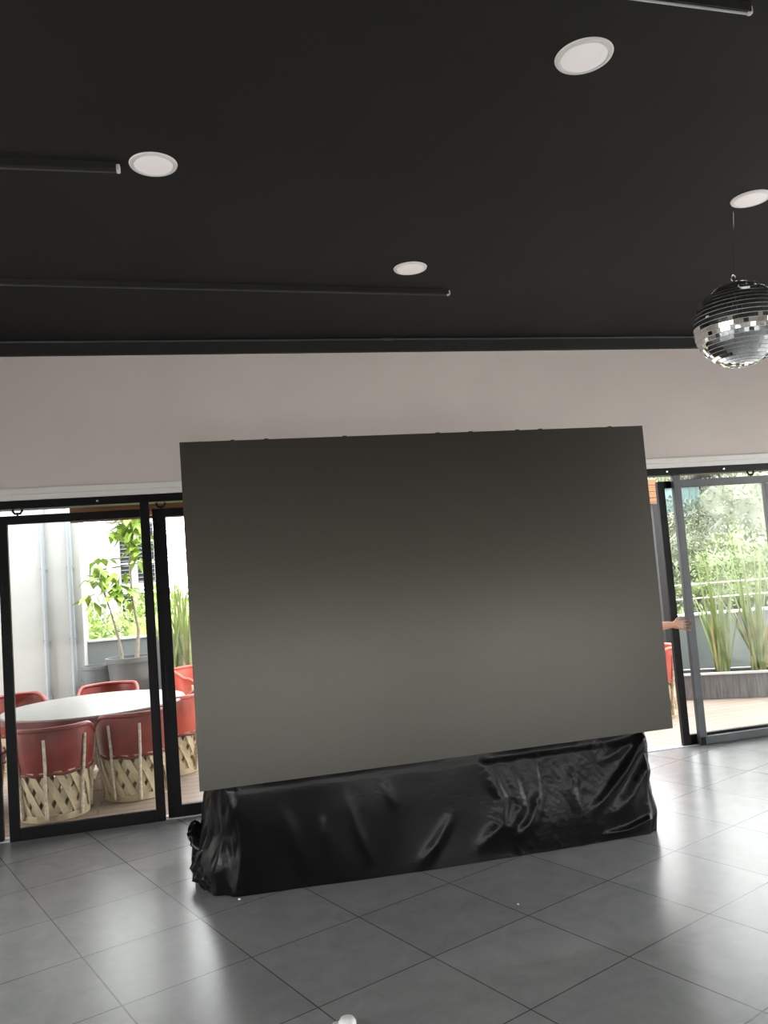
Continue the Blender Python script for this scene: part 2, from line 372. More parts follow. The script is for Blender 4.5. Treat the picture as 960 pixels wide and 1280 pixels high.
def rail(x0, x1, y0, y1, label, wd=.045, edge='alug'):
    L_ = math.hypot(x1-x0, y1-y0); o = empty('ceiling_rail', (x1, y1, H), label, 'ceiling rail', rz=math.atan2(y1-y0, x1-x0))
    MB().box(-L_, 0, -wd/2, wd/2, -.024, 0).box(-L_, 0, -wd/2, -wd/2+.006, -.034, -.024).build('channel', M['beam'], o)
    MB().box(-L_, 0, wd/2-.001, wd/2+.005, -.031, 0).build('edge_strip', M[edge], o)
    MB().box(0, .018, -wd/2+.012, wd/2+.008, -.034, -.002).build('end_cap', M['trim'], o, bevel=.005)
rail(-4.9, -.245, 3.905, 3.868, 'dark ceiling rail ending just left of a recessed light, upper left')
rail(-4.9, 1.93, 5.20, 5.512, 'long dark ceiling rail ending above the middle of the screen')
rail(-2.5, 2.155, 2.32, 2.476, 'rail end with lit edge painted pale poking in at the upper right corner', .024, 'cap')  # pale edge strip stands in for light on the rail edge

# mirror ball
BX, BY, BZ, BR = 3.255, 4.12, 3.118, .256
mb = empty('mirror_ball', (BX, BY, BZ), 'silver mirror ball hanging from a thin wire at the right edge', 'mirror ball')
MB().blob((0,0,0), BR-.003, BR-.003, BR-.003, 48, 32).build('core', M['grout'], mb, True)
tl = MB(); rows = 30
for j in range(1, rows):
    p0 = -PI/2+PI*(j+.07)/rows; p1 = -PI/2+PI*(j+.93)/rows; pm = (p0+p1)/2
    nc = max(6, int(2*PI*math.cos(pm)*BR/(PI*BR/rows)))
    for i in range(nc):
        a0 = 2*PI*(i+.008)/nc; a1 = 2*PI*(i+.992)/nc; am = (a0+a1)/2
        nrm = Vector((math.cos(pm)*math.cos(am), math.cos(pm)*math.sin(am), math.sin(pm)))
        tilt = Vector((random.gauss(0,.035), random.gauss(0,.035), random.gauss(0,.035)))
        nn = (nrm+tilt).normalized(); cen = nrm*BR
        P = []
        for a, p in ((a0,p0),(a1,p0),(a1,p1),(a0,p1)):
            v = Vector((math.cos(p)*math.cos(a), math.cos(p)*math.sin(a), math.sin(p)))*BR
            P.append(v-nn*((v-cen).dot(nn)))
        Q = [v-nrm*.004 for v in P]
        tl.add(P+Q, [(0,1,2,3),(0,4,5,1),(1,5,6,2),(2,6,7,3),(3,7,4,0)])
tl.build('mirror_tiles', M['mirror'], mb)
MB().lathe([(.03,BR-.008),(.03,BR+.006),(.012,BR+.012)], 16).build('cap', M['chrome'], mb, True)
hk = [(.016*math.cos(a), 0, BR+.03+.022*math.sin(a)) for a in [PI*1.35-k*PI*1.7/10 for k in range(11)]]
MB().tube([(-.006,0,BR+.008)]+hk, .0035, 6).build('hook', M['chrome'], mb)
MB().tube([(.006,0,BR+.05),(.046,-.008,H-BZ-.001)], .003, 6).build('wire', M['chrome'], mb)

# ================================================================== LED SCREEN
SX0, SX1, SZ0, SZ1, SY = -.035, 2.978, .654, 2.653, 4.82
scn = empty('led_screen', ((SX0+SX1)/2, SY, SZ0), 'large blank dark grey LED wall standing on the black covered base', 'screen')
sw_, sh_ = (SX1-SX0)/2, SZ1-SZ0
MB().box(-sw_, sw_, 0, .018, 0, sh_).build('display_face', M['screen'], scn)
cb = MB()
for i in range(6):
    for j in range(4):
        x = -sw_+i*sw_/3; z = j*sh_/4
        cb.box(x+.004, x+sw_/3-.004, .018, .075, z+.004, z+sh_/4-.004)
cb.build('cabinet_back', M['case'], scn, bevel=.004)
for x in (-1.2, -1.0, -.52, .08, .30, .62, .78, 1.28):
    MB().box(x-.012, x+.012, .02, .05, sh_, sh_+.008).build('panel_lock', M['case'], scn)
rf = MB()
for x in (-1.3, -.45, .45, 1.3): rf.box(x-.025, x+.025, .08, .13, 0.0, sh_-.1)
for z in (.3, 1.0, 1.7): rf.box(-1.4, 1.4, .13, .17, z-.025, z+.025)
rf.build('rear_frame', M['steel'], scn)

# ================================================================== BLACK PLASTIC SHEET OVER THE BASE
def seg_d(p, a, b):
    ax, az = a; bx, bz = b; dx, dz = bx-ax, bz-az
    t = max(0, min(1, ((p[0]-ax)*dx+(p[1]-az)*dz)/(dx*dx+dz*dz)))
    return math.hypot(p[0]-ax-t*dx, p[1]-az-t*dz), t
RID = [ # polyline in (x,z) on the front face, amplitude, width
 ([(2.80,.62),(2.66,.45),(2.46,.26),(2.18,.08)], .034, .028),
 ([(2.83,.46),(2.66,.26),(2.42,.05)], .030, .05),
 ([(2.83,.62),(2.80,.4),(2.82,.1)], .018, .03),
 ([(2.79,.63),(2.55,.52),(2.36,.46)], .010, .03),
 ([(1.70,.56),(1.78,.36),(1.76,.2),(1.6,.08)], .022, .035),
 ([(1.86,.54),(1.9,.3),(1.78,.12)], .016, .03),
 ([(2.03,.36),(1.95,.2),(1.84,.1)], .024, .03),
 ([(2.02,.58),(2.02,.3)], .012, .018),
 ([(2.30,.52),(2.24,.36),(2.28,.2)], .012, .03),
 ([(1.45,.30),(1.34,.15),(1.22,.04)], .020, .03),
 ([(.82,.50),(.86,.30),(.92,.12)], .014, .025),
 ([(.45,.46),(.50,.25),(.54,.1)], .014, .03),
 ([(.66,.40),(.67,.2)], .012, .02),
 ([(1.05,.55),(1.1,.38)], .012, .025),
 ([(2.85,.12),(2.6,.05),(2.3,.04)], .02, .02),
]
def front_disp(x, z):
    d = 0
    for pl, am, wd in RID:
        best = 9; bt = 0
        for i in range(len(pl)-1):
            dd, tt = seg_d((x,z), pl[i], pl[i+1])
            if dd < best: best = dd; bt = (i+tt)/(len(pl)-1)
        cr_ = pl[0][0] > 2.7
        d += am*(1 if x > 1.6 else .75)*math.exp(-(best/(wd*(1 if cr_ else 1.15)))**2)*(math.sin(PI*min(1,max(0,bt*.93+(.25 if cr_ else .035))))**.8 if bt*.93+(.25 if cr_ else .035) < 1 else 0)
    st = 1/(1+math.exp(-max(-60, min(60, (x-1.675)/.008))))
    d += .008*st*max(0, min(1, (.60-z)/.03))*max(0, min(1, (z-.03)/.15))
    d += .004*(1/(1+math.exp((z-.60)/.008)))                 # lower layer hangs over the top band
    p = Vector((x*1.0, z*1.0, 0))
    k_ = .35+.65*st
    d += .010*noise.noise(p*2.6)+.004*k_*noise.noise(Vector((x*9, z*4, 3)))+.0035*k_*k_*abs(noise.noise(Vector((x*22+z*9, z*10, 1))))+.0022*k_*k_*abs(noise.noise(Vector((x*50, z*34+x*20, 7))))
    return d
def path(ctrl, n_each):
    out = []
    for i in range(len(ctrl)-1):
        a = Vector(ctrl[i]); b = Vector(ctrl[i+1])
        for k in range(n_each[i]): out.append(a+(b-a)*(k/n_each[i]))
    out.append(Vector(ctrl[-1])); return out
NE = [30, 10, 10, 260, 10, 24]
top = path([(.03,5.72),(.06,5.06),(.085,4.95),(.18,4.895),(2.79,4.895),(2.845,4.955),(2.80,5.72)], NE)
bot = path([(-.09,5.78),(-.06,5.22),(.0,5.03),(.16,4.955),(2.765,4.865),(2.83,4.92),(2.84,5.78)], NE)
def bow(x): return -.045*math.sin(PI*max(0,min(1,(x-.1)/2.7)))
sh = MB(); NV = 84; V = []; ns_ = len(top)
for i in range(ns_):
    tdir = (bot[min(i+1,ns_-1)]-bot[max(i-1,0)]).normalized(); nrm = Vector((tdir.y, -tdir.x))
    if nrm.dot(bot[i]-Vector((1.4,5.4))) < 0: nrm = -nrm
    for j in range(NV+1):
        v = j/NV; z = .648*(1-v)
        e = v**1.3
        p = top[i].lerp(bot[i], e)
        if NE[0]+NE[1]+NE[2] <= i <= NE[0]+NE[1]+NE[2]+NE[3]:
            p = p+Vector((0, bow(p.x)*e))
            d = front_disp(p.x, z)
        else:
            d = .03*noise.noise(Vector((i*.09, z*4, 5)))+.015*noise.noise(Vector((i*.3, z*9, 8)))
            if i < NE[0]: d += .028*math.sin(i*.9+2*z)*v+.02*math.exp(-((z-.07)/.06)**2)
            else: d += .012*math.sin(z*14)
        fade = min(1, j/5)
        p = p+nrm*d*fade
        V.append((p.x, p.y, max(0.002, z+(.006*noise.noise(Vector((i*.12,0,0))) if j == 0 else 0))))
F = [(i*(NV+1)+j, (i+1)*(NV+1)+j, (i+1)*(NV+1)+j+1, i*(NV+1)+j+1) for i in range(ns_-1) for j in range(NV)]
F.append(tuple(i*(NV+1) for i in range(ns_)))
F.append(tuple((ns_-1)*(NV+1)+j for j in range(NV+1))+tuple(j for j in range(NV, -1, -1)))
sh.add(V, F)
sheet = empty('plastic_sheet', (1.4, 5.3, 0), 'black plastic sheet draped over the low base under the big screen', 'plastic sheet')
o = sh.build('drape', M['plastic'], sheet, 180); o.location = (-1.4, -5.3, 0)
def crumple(name, pts, r, seed, mm):
    m_ = MB(); P = []
    n = 20; 
    V = [Vector(p) for p in pts]
    L_ = [V[0].lerp(V[1], k/12) if k <= 12 else V[1].lerp(V[2], (k-12)/12) for k in range(25)]
    vs = []
    for k, p in enumerate(L_):
        rr = r*(.35+.65*math.sin(PI*(k+.8)/25.6))
        for a in range(n):
            th = 2*PI*a/n; d = Vector((math.cos(th), .5*math.sin(th), math.sin(th)))
            q_ = p+d*rr; q_ = q_+d*rr*.55*noise.noise(q_*28+Vector((seed,0,0)))
            vs.append((q_.x, q_.y, max(.003, q_.z)))
    m_.add(vs, [(k*n+a, k*n+(a+1)%n, (k+1)*n+(a+1)%n, (k+1)*n+a) for k in range(24) for a in range(n)]+[tuple(range(n)), tuple(24*n+a for a in range(n))])
    o = m_.build(name, mm, sheet, 60); o.location = (-1.4, -5.3, 0)
crumple('gathered_hem', [(-.03,5.42,.07),(-.02,5.22,.11),(.05,5.03,.05)], .085, 1, M['plastic'])
crumple('gathered_hem', [(-.085,5.66,.24),(-.08,5.58,.19),(-.03,5.50,.12)], .060, 4, M['plastic'])

# small floor bits
p = empty('white_plug', (.497, 3.368, 0), 'small white rounded plastic plug lying on the tiles at the bottom edge', 'plug')
MB().lathe([(.001,.0),(.030,.001),(.036,.012),(.036,.026),(.028,.040),(.012,.046),(.001,.047)], 28).build('dome', M['whitep'], p, True)
MB().lathe([(.001,.002),(.020,.003),(.023,.014),(.018,.026),(.001,.030)], 20, (-.042,.004,0)).build('side_knob', M['whitep'], p, True)
tag(MB().blob((.15,4.90,.006), .008, .006, .005, 8, 6, .3).build('paper_scrap', M['whitep']), 'tiny white scrap on the floor in front of the black sheet left corner', 'scrap')
tag(MB().blob((1.573,4.194,.003), .006, .005, .003, 8, 6, .3).build('paper_scrap', M['whitep']), 'tiny white speck alone on the tiles right of centre', 'scrap')

# ================================================================== TERRACE
struct(MB().box(-9, 14, YF+.2, 13.0, -.25, -.004).build('terrace_deck', M['deck']), 'terrace deck of wooden boards beyond the glass doors', 'deck')
struct(MB().box(-60, 70, -60, YB-.2, -.3, -.02).box(-60, X0-.2, YB-.2, YF, -.3, -.02).box(X1+.2, 70, YB-.2, YF, -.3, -.02).build('outer_paving', M['paving']), 'unseen paved ground around the building, pale to bounce daylight', 'ground')  # unseen ground, coloured pale so it bounces daylight into the room

def wallseg(m_, a, b, z0, z1, th):
    a = Vector((*a,0)); b = Vector((*b,0)); d = (b-a); c = (a+b)/2; n = Vector((-d.y,d.x,0)).normalized()
    m_.obox((c.x,c.y,(z0+z1)/2), d/2, n*th/2, (0,0,(z1-z0)/2)); return m_
WL = MB().box(-9, -1.47, 11.6, 12.1, -.2, 4.2)
struct(WL.build('wall_terrace', M['white_out'], bevel=.01), 'tall white outdoor wall beyond the terrace table', 'wall')
for x, r, lab in ((-1.93, .032, 'grey drain pipe running down the middle of the white outdoor wall'), (-1.60, .036, 'grey drain pipe beside the corner of the white outdoor wall')):
    pp = empty('drain_pipe', (x, 11.55, 0), lab, 'pipe')
    MB().tube([(0,0,0),(0,0,4.1)], r, 12).build('pipe', M['greypipe'], pp, True)
    for z in (.5, 1.25, 2.2, 3.1): MB().box(-r-.012, r+.012, -.02, .05, z-.015, z+.015).build('clip', M['greypipe'], pp)
pw = MB(); wallseg(pw, (-1.47,12.0), (3.6,12.2), -.2, 1.16, .15); wallseg(pw, (3.55,12.25), (3.55,9.95), -.2, .96, .15); wallseg(pw, (3.5,9.97), (11.5,8.53), -.2, .945, .15)
par = struct(pw.build('wall_parapet', M['parapet']), 'low grey parapet wall around the terrace', 'wall')
cp = MB(); wallseg(cp, (-1.47,12.0), (3.65,12.2), 1.16, 1.185, .2); wallseg(cp, (3.5,9.97), (11.5,8.53), .945, .968, .2)
cp.build('coping', M['cap'], par)
rl = empty('railing', (6.3, 9.47, .968), 'thin two wire railing on top of the right hand parapet', 'railing')
ud = Vector((8, -1.44, 0)).normalized()
for z in (.19, .375): MB().tube([tuple(-ud*2.8+Vector((0,0,z))), tuple(ud*5+Vector((0,0,z)))], .009, 8).build('wire_rail', M['chrome'], rl)
for k in (-2.6, 2.2, 4.8): MB().tube([tuple(ud*k), tuple(ud*k+Vector((0,0,.39)))], .016, 10).build('rail_post', M['steel'], rl)

struct(MB().box(-9, 2.2, YF+.2, 9.7, 3.0, 3.14).build('terrace_eave', M['white_out']), 'flat roof sheltering the left part of the terrace, above the picture', 'roof')
# --- lattice chairs and table
def lattice(m_, r0, r1, z0, z1, n, twist, wd, off):
    for k in range(n):
        a0 = 2*PI*k/n; pts = []
        for j in range(6):
            u = j/5; a = a0+twist*u; r = r0+(r1-r0)*u+off; z = z0+(z1-z0)*u
            pts.append((Vector((r*math.cos(a), r*math.sin(a), z)), Vector((-math.sin(a), math.cos(a), 0)), Vector((math.cos(a), math.sin(a), 0))))
        vs = []
        for p, tg, nr in pts:
            vs += [p-tg*wd/2, p+tg*wd/2, p+tg*wd/2+nr*.007, p-tg*wd/2+nr*.007]
        fs = []
        for j in range(5):
            for e in range(4): fs.append((j*4+e, j*4+(e+1)%4, (j+1)*4+(e+1)%4, (j+1)*4+e))
        fs += [(3,2,1,0), (20,21,22,23)]
        m_.add(vs, fs)
def shell_top(a):    # a measured from the back (-y)
    a = abs((a+PI) % (2*PI)-PI)
    if a < 1.0: return .745
    if a < 1.7: return .745-.10*(.5-.5*math.cos(PI*(a-1.0)/.7))
    if a < 2.4: return .645-.18*(.5-.5*math.cos(PI*(a-1.7)/.7))
    return .465
def make_chair(leather='leather'):
    r = empty('barrel_chair', (0,0,0))
    m_ = MB(); lattice(m_, .255, .292, .035, .405, 17, -.62, .060, .006); m_.build('outer_slats', M['cane'], r)
    m_ = MB(); lattice(m_, .250, .285, .035, .405, 17, .62, .066, -.004); m_.build('inner_slats', M['cane'], r)
    MB().lathe([(.245,0),(.272,.0),(.276,.05),(.262,.056),(.245,.05)], 40).build('base_ring', M['cane'], r, True)
    MB().lathe([(.001,.40),(.27,.40),(.285,.425),(.20,.45),(.001,.445)], 40).build('seat', M[leather], r, True)
    n = 72; vs = []; nz = 8
    for side in (0, 1):
        for j in range(nz+1):
            for k in range(n):
                th = 2*PI*k/n; a = th+PI/2
                zt = shell_top(a); u = j/nz; z = .375+(zt-.375)*u
                rr = .300+.042*((z-.375)/.37)+.006*math.sin(PI*u)-(.014 if side else 0)
                vs.append((rr*math.cos(th), rr*math.sin(th), z))
    S = (nz+1)*n; fs = []
    for j in range(nz):
        for k in range(n):
            k2 = (k+1) % n
            fs.append((j*n+k, j*n+k2, (j+1)*n+k2, (j+1)*n+k)); fs.append((S+j*n+k, S+(j+1)*n+k, S+(j+1)*n+k2, S+j*n+k2))
    for k in range(n):
        k2 = (k+1) % n
        fs.append((nz*n+k, nz*n+k2, S+nz*n+k2, S+nz*n+k)); fs.append((k, S+k, S+k2, k2))
    MB().add(vs, fs).build('leather_shell', M[leather], r, True)
    rim = []
    for k in range(n+1):
        th = 2*PI*k/n; zt = shell_top(th+PI/2); rr = .293+.042*((zt-.375)/.37)
        rim.append((rr*math.cos(th), rr*math.sin(th), zt))
    MB().tube(rim, .021, 10, False).build('rim', M[leather], r, True)
    hem = [((.303+.004*math.sin(9*k))*math.cos(2*PI*k/n), (.303+.004*math.sin(9*k))*math.sin(2*PI*k/n), .383+.006*math.sin(7*k)) for k in range(n)]
    MB().tube(hem+[hem[0]], .013, 8, False).build('hem', M['leather_d'], r, True)
    for deg in (-90-6, -90+52, -90-52, -90+108, -90-108):
        a = math.radians(deg); d = Vector((math.cos(a), math.sin(a), 0))
        a2 = math.radians(deg+1.5); d2 = Vector((math.cos(a2), math.sin(a2), 0))
        MB().tube([d*.285+Vector((0,0,.02)), d*.303+Vector((0,0,.25)), d2*.322+Vector((0,0,.45)), d2*.345+Vector((0,0,min(.67, shell_top(a+PI/2)-.05)))], [.014,.013,.013,.012], 8).build('stick', M['stick'], r, True)
    return r
def facing(o, x, y, tx, ty):
    o.location = (x, y, 0); o.rotation_euler = (0, 0, math.atan2(ty-y, tx-x)-PI/2)
TX, TY = -1.0, 8.47
CH = [(-1.235, 7.47, 'dark red leather barrel chair nearest the glass, left of centre of the round table', 'leather', TX, TY),
      (-.60, 7.80, 'dark red leather barrel chair right of the nearest one, tucked under the round table', 'leather', TX, TY),
      (-.315, 8.55, 'bright red barrel chair seen through the narrow glass leaf beside the screen left edge', 'leather_b', -1.0, 8.9),
      (-1.95, 9.75, 'red barrel chair behind the left side of the round table, only its back showing', 'leather', TX, TY),
      (-1.03, 9.95, 'red barrel chair behind the round table, in front of the grey tubs', 'leather', TX, TY),
      (-2.03, 7.95, 'red barrel chair at the left picture edge beside the round table', 'leather', TX, TY),
      (-.02, 11.1, 'farthest red barrel chair on the left terrace, half hidden by the screen edge', 'leather_b', .8, 10.6),
      (4.87, 8.3, 'red barrel chair on the terrace right of the screen, mostly hidden behind it', 'leather_b', 3.9, 8.5)]
protos = {}
for x, y, lab, lm, tx, ty in CH:
    if lm not in protos: c = protos[lm] = make_chair(lm)
    else: c = copy_tree(protos[lm])
    tag(c, lab, 'chair', 'barrel chairs on the terrace'); facing(c, x, y, tx, ty)
    if 'nearest the glass' in lab: c.rotation_euler.z += .26
    if 'right of the nearest' in lab: c.rotation_euler.z -= .25
tb = empty('round_table', (TX, TY, 0), 'round terrace table with pale top and dark red leather edge', 'table')
MB().lathe([(.001,.735),(.84,.735),(.85,.742),(.845,.752),(.001,.754)], 64).build('table_top', M['ttop'], tb, True)
MB().lathe([(.835,.675),(.855,.677),(.858,.735),(.846,.745),(.835,.74)], 64, close=False).build('leather_edge', M['leather_d'], tb, True)
m_ = MB(); lattice(m_, .30, .24, .03, .70, 16, .9, .045, .006); lattice(m_, .295, .235, .03, .70, 16, -.9, .04, -.004); m_.build('pedestal', M['stick'], tb)
MB().lathe([(.28,0),(.32,0),(.322,.05),(.30,.06),(.28,.05)], 40).build('base_ring', M['stick'], tb, True)

# --- foliage helpers
def leaf_quad(m_, p, d, up, ln, wd):
    d = d.normalized(); s_ = d.cross(up)
    if s_.length < .01: s_ = d.cross(Vector((1,0,0)))
    s_.normalize(); n_ = s_.cross(d)
    m_.add([p, p+d*ln*.45+s_*wd/2+n_*ln*.05, p+d*ln-n_*ln*.08, p+d*ln*.45-s_*wd/2+n_*ln*.05, p+d*ln*.45-n_*ln*.02], [(0,1,4),(1,2,4),(2,3,4),(3,0,4)])
def rv(): 
    while True:
        v = Vector((random.uniform(-1,1), random.uniform(-1,1), random.uniform(-1,1)))
        if .05 < v.length < 1: return v
def foliage(m_, c, rx, ry, rz, n, ls):
    c = Vector(c)
    for k in range(n):
        v = rv(); v = v.normalized()*(v.length**.4)
        kk = 1+.25*noise.noise(v*2.3+c)
        p = c+Vector((v.x*rx*kk, v.y*ry*kk, v.z*rz*kk))
        d = (v+rv()*.9+Vector((0,0,.15))).normalized()
        leaf_quad(m_, p, d, Vector((0,0,1)), ls*random.uniform(.6,1.3), ls*random.uniform(.35,.6))
def bush(name, c, rx, ry, rz, n, ls, mm, label, cat, trunk=None, group=None):
    r = empty(name, (c[0], c[1], c[2]-rz), label, cat, group)
    m_ = MB(); foliage(m_, (0,0,rz), rx, ry, rz, n, ls)
    for q_ in range(4):
        a = random.uniform(0,2*PI); foliage(m_, (math.cos(a)*rx*.5, math.sin(a)*ry*.5, rz*random.uniform(.9,1.5)), rx*.5, ry*.5, rz*.5, n//5, ls)
    m_.blob((0,0,rz), rx*.62, ry*.62, rz*.68, 32, 20, .6, 3.5, c[0]).build('foliage', mm, r, 180)
    if trunk: MB().tube([(0,0,-trunk),(0.05*rx,0,0),(0,0,rz)], [rx*.08,rx*.06,rx*.03], 8).build('trunk', M['bark'], r, True)
    return r

# --- pots on the left terrace
pt = empty('potted_tree', (-.86, 11.2, 0), 'young thin tree in a grey tapered pot behind the round table', 'potted plant')
MB().lathe([(.001,0),(.20,0),(.29,.90),(.315,.91),(.315,.97),(.285,.97),(.28,.92),(.001,.90)], 32).build('pot', M['pot'], pt, True)
MB().lathe([(.001,.90),(.275,.905),(.2,.935),(.001,.945)], 24).build('soil', M['soil'], pt, True)
S1 = [Vector(v) for v in ((-.10,0,.92),(-.13,0,1.2),(-.22,0,1.6),(-.32,.02,1.95),(-.36,.02,2.10))]
S2 = [Vector(v) for v in ((.08,0,.92),(.12,0,1.3),(.06,.02,1.75),(.05,0,2.2),(.12,0,2.6),(.16,0,2.95))]
MB().tube(S1, [.024,.018,.011,.009,.006], 8).build('trunk', M['bark'], pt, True)
MB().tube(S2, [.030,.02,.013,.011,.009,.006], 8).build('trunk', M['bark'], pt, True)
lv = MB()
def bigleaves(cs, n, spread):
    for c_ in cs:
        for k in range(n):
            p_ = Vector(c_)+rv()*spread; d = rv(); d.z = -abs(d.z)*.7-.1
            leaf_quad(lv, p_, d, Vector((0,0,1)), random.uniform(.16,.26), random.uniform(.09,.13))
bigleaves([(-.40,0,2.12),(-.30,0,2.15),(-.22,0,2.0),(-.12,0,1.98),(-.42,.02,1.72),(-.10,0,1.85),(-.02,0,1.78)], 11, .15)
bigleaves([(.12,0,2.6),(.16,0,2.75),(.05,0,2.65),(.2,0,2.5),(.15,0,2.95),(.22,0,2.3),(-.05,0,2.72)], 17, .19)
lv.build('leaves', M['leaf'], pt)
tub = empty('grey_tub', (-1.30, 11.3, 0), 'dark slate tub standing between the white wall and the potted tree', 'tub')
MB().lathe([(.001,0),(.15,0),(.185,.84),(.20,.85),(.20,.89),(.178,.89),(.17,.84),(.001,.82)], 28).build('tub_body', M['bin'], tub, True)
MB().lathe([(.182,.70),(.192,.70),(.194,.735),(.186,.735)], 28, close=False).build('band', M['bin'], tub, True)

def blades(name, x, y, z, n, hmin, hmax, spread, label, lean=.22, dry=0, group='long bladed plants'):
    r = empty(name, (x, y, z), label, 'plant', group)
    for nm, cnt, mm in (('blade_leaves', n, M['blade']), ('dry_leaves', dry, M['blade_d'])):
        if not cnt: continue
        m_ = MB()
        for k in range(cnt):
            a = random.uniform(0,2*PI); rr = random.uniform(0,spread)
            b_ = Vector((rr*math.cos(a), rr*.6*math.sin(a), 0)); hh = random.uniform(hmin,hmax)*(1 if nm == 'blade_leaves' else .55)
            ln = Vector((random.gauss(0,lean), random.gauss(0,lean*.6), 0))
            wd = random.uniform(.022,.04); fa = random.uniform(-.5,.5); wv = Vector((math.cos(fa), math.sin(fa), 0))
            vs = []; N = 9
            for j in range(N+1):
                u = j/N; p_ = b_+Vector((0,0,hh*u))+ln*hh*(u*.7+.3*u*u)
                ww = wd*(1-u**3)*(.75+.5*math.sin(PI*min(1,u*1.2)))*.5+.0008
                nn = Vector((-wv.y, wv.x, 0))*.004*(1-u)
                vs += [p_-wv*ww, p_+nn, p_+wv*ww, p_-nn]
            fs = []
            for j in range(N):
                for e in range(4): fs.append((j*4+e, j*4+(e+1)%4, (j+1)*4+(e+1)%4, (j+1)*4+e))
            m_.add(vs, fs)
        m_.build(nm, mm, r, 60)
    return r

# long planter on the right
A = Vector((5.66, 8.86, 0)); B = Vector((7.9, 7.75, 0)); dr = (B-A).normalized(); nr = Vector((-dr.y, dr.x, 0)); ctr = (A+B)/2+nr*.19
pl = empty('long_planter', (ctr.x, ctr.y, 0), 'long weathered dark planter box with tall blades on the right terrace', 'planter', rz=math.atan2(dr.y, dr.x))
hl = (B-A).length/2
MB().box(-hl, hl, -.19, -.165, 0, .30).box(-hl, hl, .165, .19, 0, .30).box(-hl, -hl+.025, -.165, .165, 0, .30).box(hl-.025, hl, -.165, .165, 0, .30).box(-hl+.025, hl-.025, -.165, .165, 0, .03).build('box', M['planter'], pl)
MB().box(-hl-.012, hl+.012, -.205, -.165, .288, .312).box(-hl-.012, hl+.012, .165, .205, .288, .312).build('top_lip', M['cap'], pl)
MB().box(-hl+.025, hl-.025, -.165, .165, .03, .272).build('soil', M['soil'], pl)
for u, n, lab, dry in ((.50, 24, 'tall narrow bladed plant growing nearest the grey door stile in the long planter', 3), (.92, 30, 'dense clump of tall blades in the middle of the long planter, with dry leaves', 18), (1.32, 26, 'clump of tall blades in the long planter at the right picture edge', 4), (1.75, 22, 'clump of tall blades in the far right end of the long planter', 4)):
    P_ = A+dr*u+nr*.19
    blades('bladed_plant', P_.x, P_.y, .272, n, .75, 1.65, .10, lab, .17, dry)
# blades beyond the left leaf
pp = empty('square_planter', (-.02, 11.62, 0), 'low dark planter box at the parapet behind the screen left edge', 'planter')
MB().box(-.5,.9,-.2,.2,0,.42).build('box', M['planter'], pp, bevel=.01); MB().box(-.47,.87,-.17,.17,.42,.435).build('soil', M['soil'], pp)
blades('bladed_plant', -.16, 11.62, .435, 34, 1.0, 1.75, .24, 'tall bladed plant seen through the narrow glass leaf left of the screen', .12, 3)
blades('bladed_plant', .45, 11.62, .435, 26, 1.0, 1.7, .24, 'tall bladed plant hidden behind the screen left part', .12, 3)

# pergola / canopy
pg = empty('wooden_pergola', (4.0, 9.04, 0), 'orange brown wooden beam on a dark post outside the right doorway', 'pergola')
for k in range(4): MB().box(-1.9, 1.68, -.04, .04, 2.40+k*.078, 2.474+k*.078).build('beam_board', M['wood'], pg, bevel=.004)
for x in (-1.6, 1.64): MB().box(x-.055, x+.055, -.05, .05, 0, 2.40).build('post', M['darkpost'], pg, bevel=.005)
cn = empty('wooden_canopy', (0, 7.7, 0), 'slatted wooden canopy edge seen above the left glass doors', 'canopy')
for k in range(5): MB().box(-1.30+.10*k, 2.2, -.25+.13*k, -.13+.13*k, 2.478+.012*k, 2.508+.012*k).build('board', M['wood'], cn, bevel=.003)
MB().box(-1.1, 2.2, .40, .45, 2.50, 2.68).build('back_fascia', M['wood'], cn)
for x in (1.0, 2.1): MB().box(x-.04, x+.04, .36, .44, 0, 2.52).build('post', M['bin'], cn)

# ================================================================== FAR GROUND AND HILL
vs = []; nx, ny = 60, 50
for j in range(ny+1):
    for i in range(nx+1):
        x = -60+140*i/nx; y = 13.2+110*j/ny
        k = max(0, min(1, (x-2)/14)); k = k*k*(3-2*k)
        z = -3.2+k*min(14.0, max(0, (math.hypot(x,y)-20)*.235))+.6*noise.noise(Vector((x*.1,y*.1,0)))
        vs.append((x,y,z))
hm = MB().add(vs, [(j*(nx+1)+i, j*(nx+1)+i+1, (j+1)*(nx+1)+i+1, (j+1)*(nx+1)+i) for j in range(ny) for i in range(nx)])
struct(hm.build('hillside', M['ground'], None, 180), 'grassy hillside beyond the terrace', 'hillside')
def hill_z(x, y):
    k = max(0, min(1, (x-2)/14)); k = k*k*(3-2*k)
    return -3.2+k*min(14.0, max(0, (math.hypot(x,y)-20)*.235))
# shrubs just past the parapet on the left
bush('shrub', (-2.6, 17.5, .2), 1.5, 1.2, 1.45, 2600, .14, M['shrub_leaf'], 'lime green shrub beyond the parapet next to the white wall', 'shrub')
bush('shrub', (-.6, 16.5, .3), 1.4, 1.2, 1.5, 2600, .14, M['shrub_leaf'], 'lime green shrub beyond the parapet behind the potted tree', 'shrub')
bush('shrub', (1.6, 18.5, .6), 1.7, 1.3, 1.7, 2600, .15, M['shrub_leaf'], 'lime green shrub beyond the parapet by the screen left edge', 'shrub')
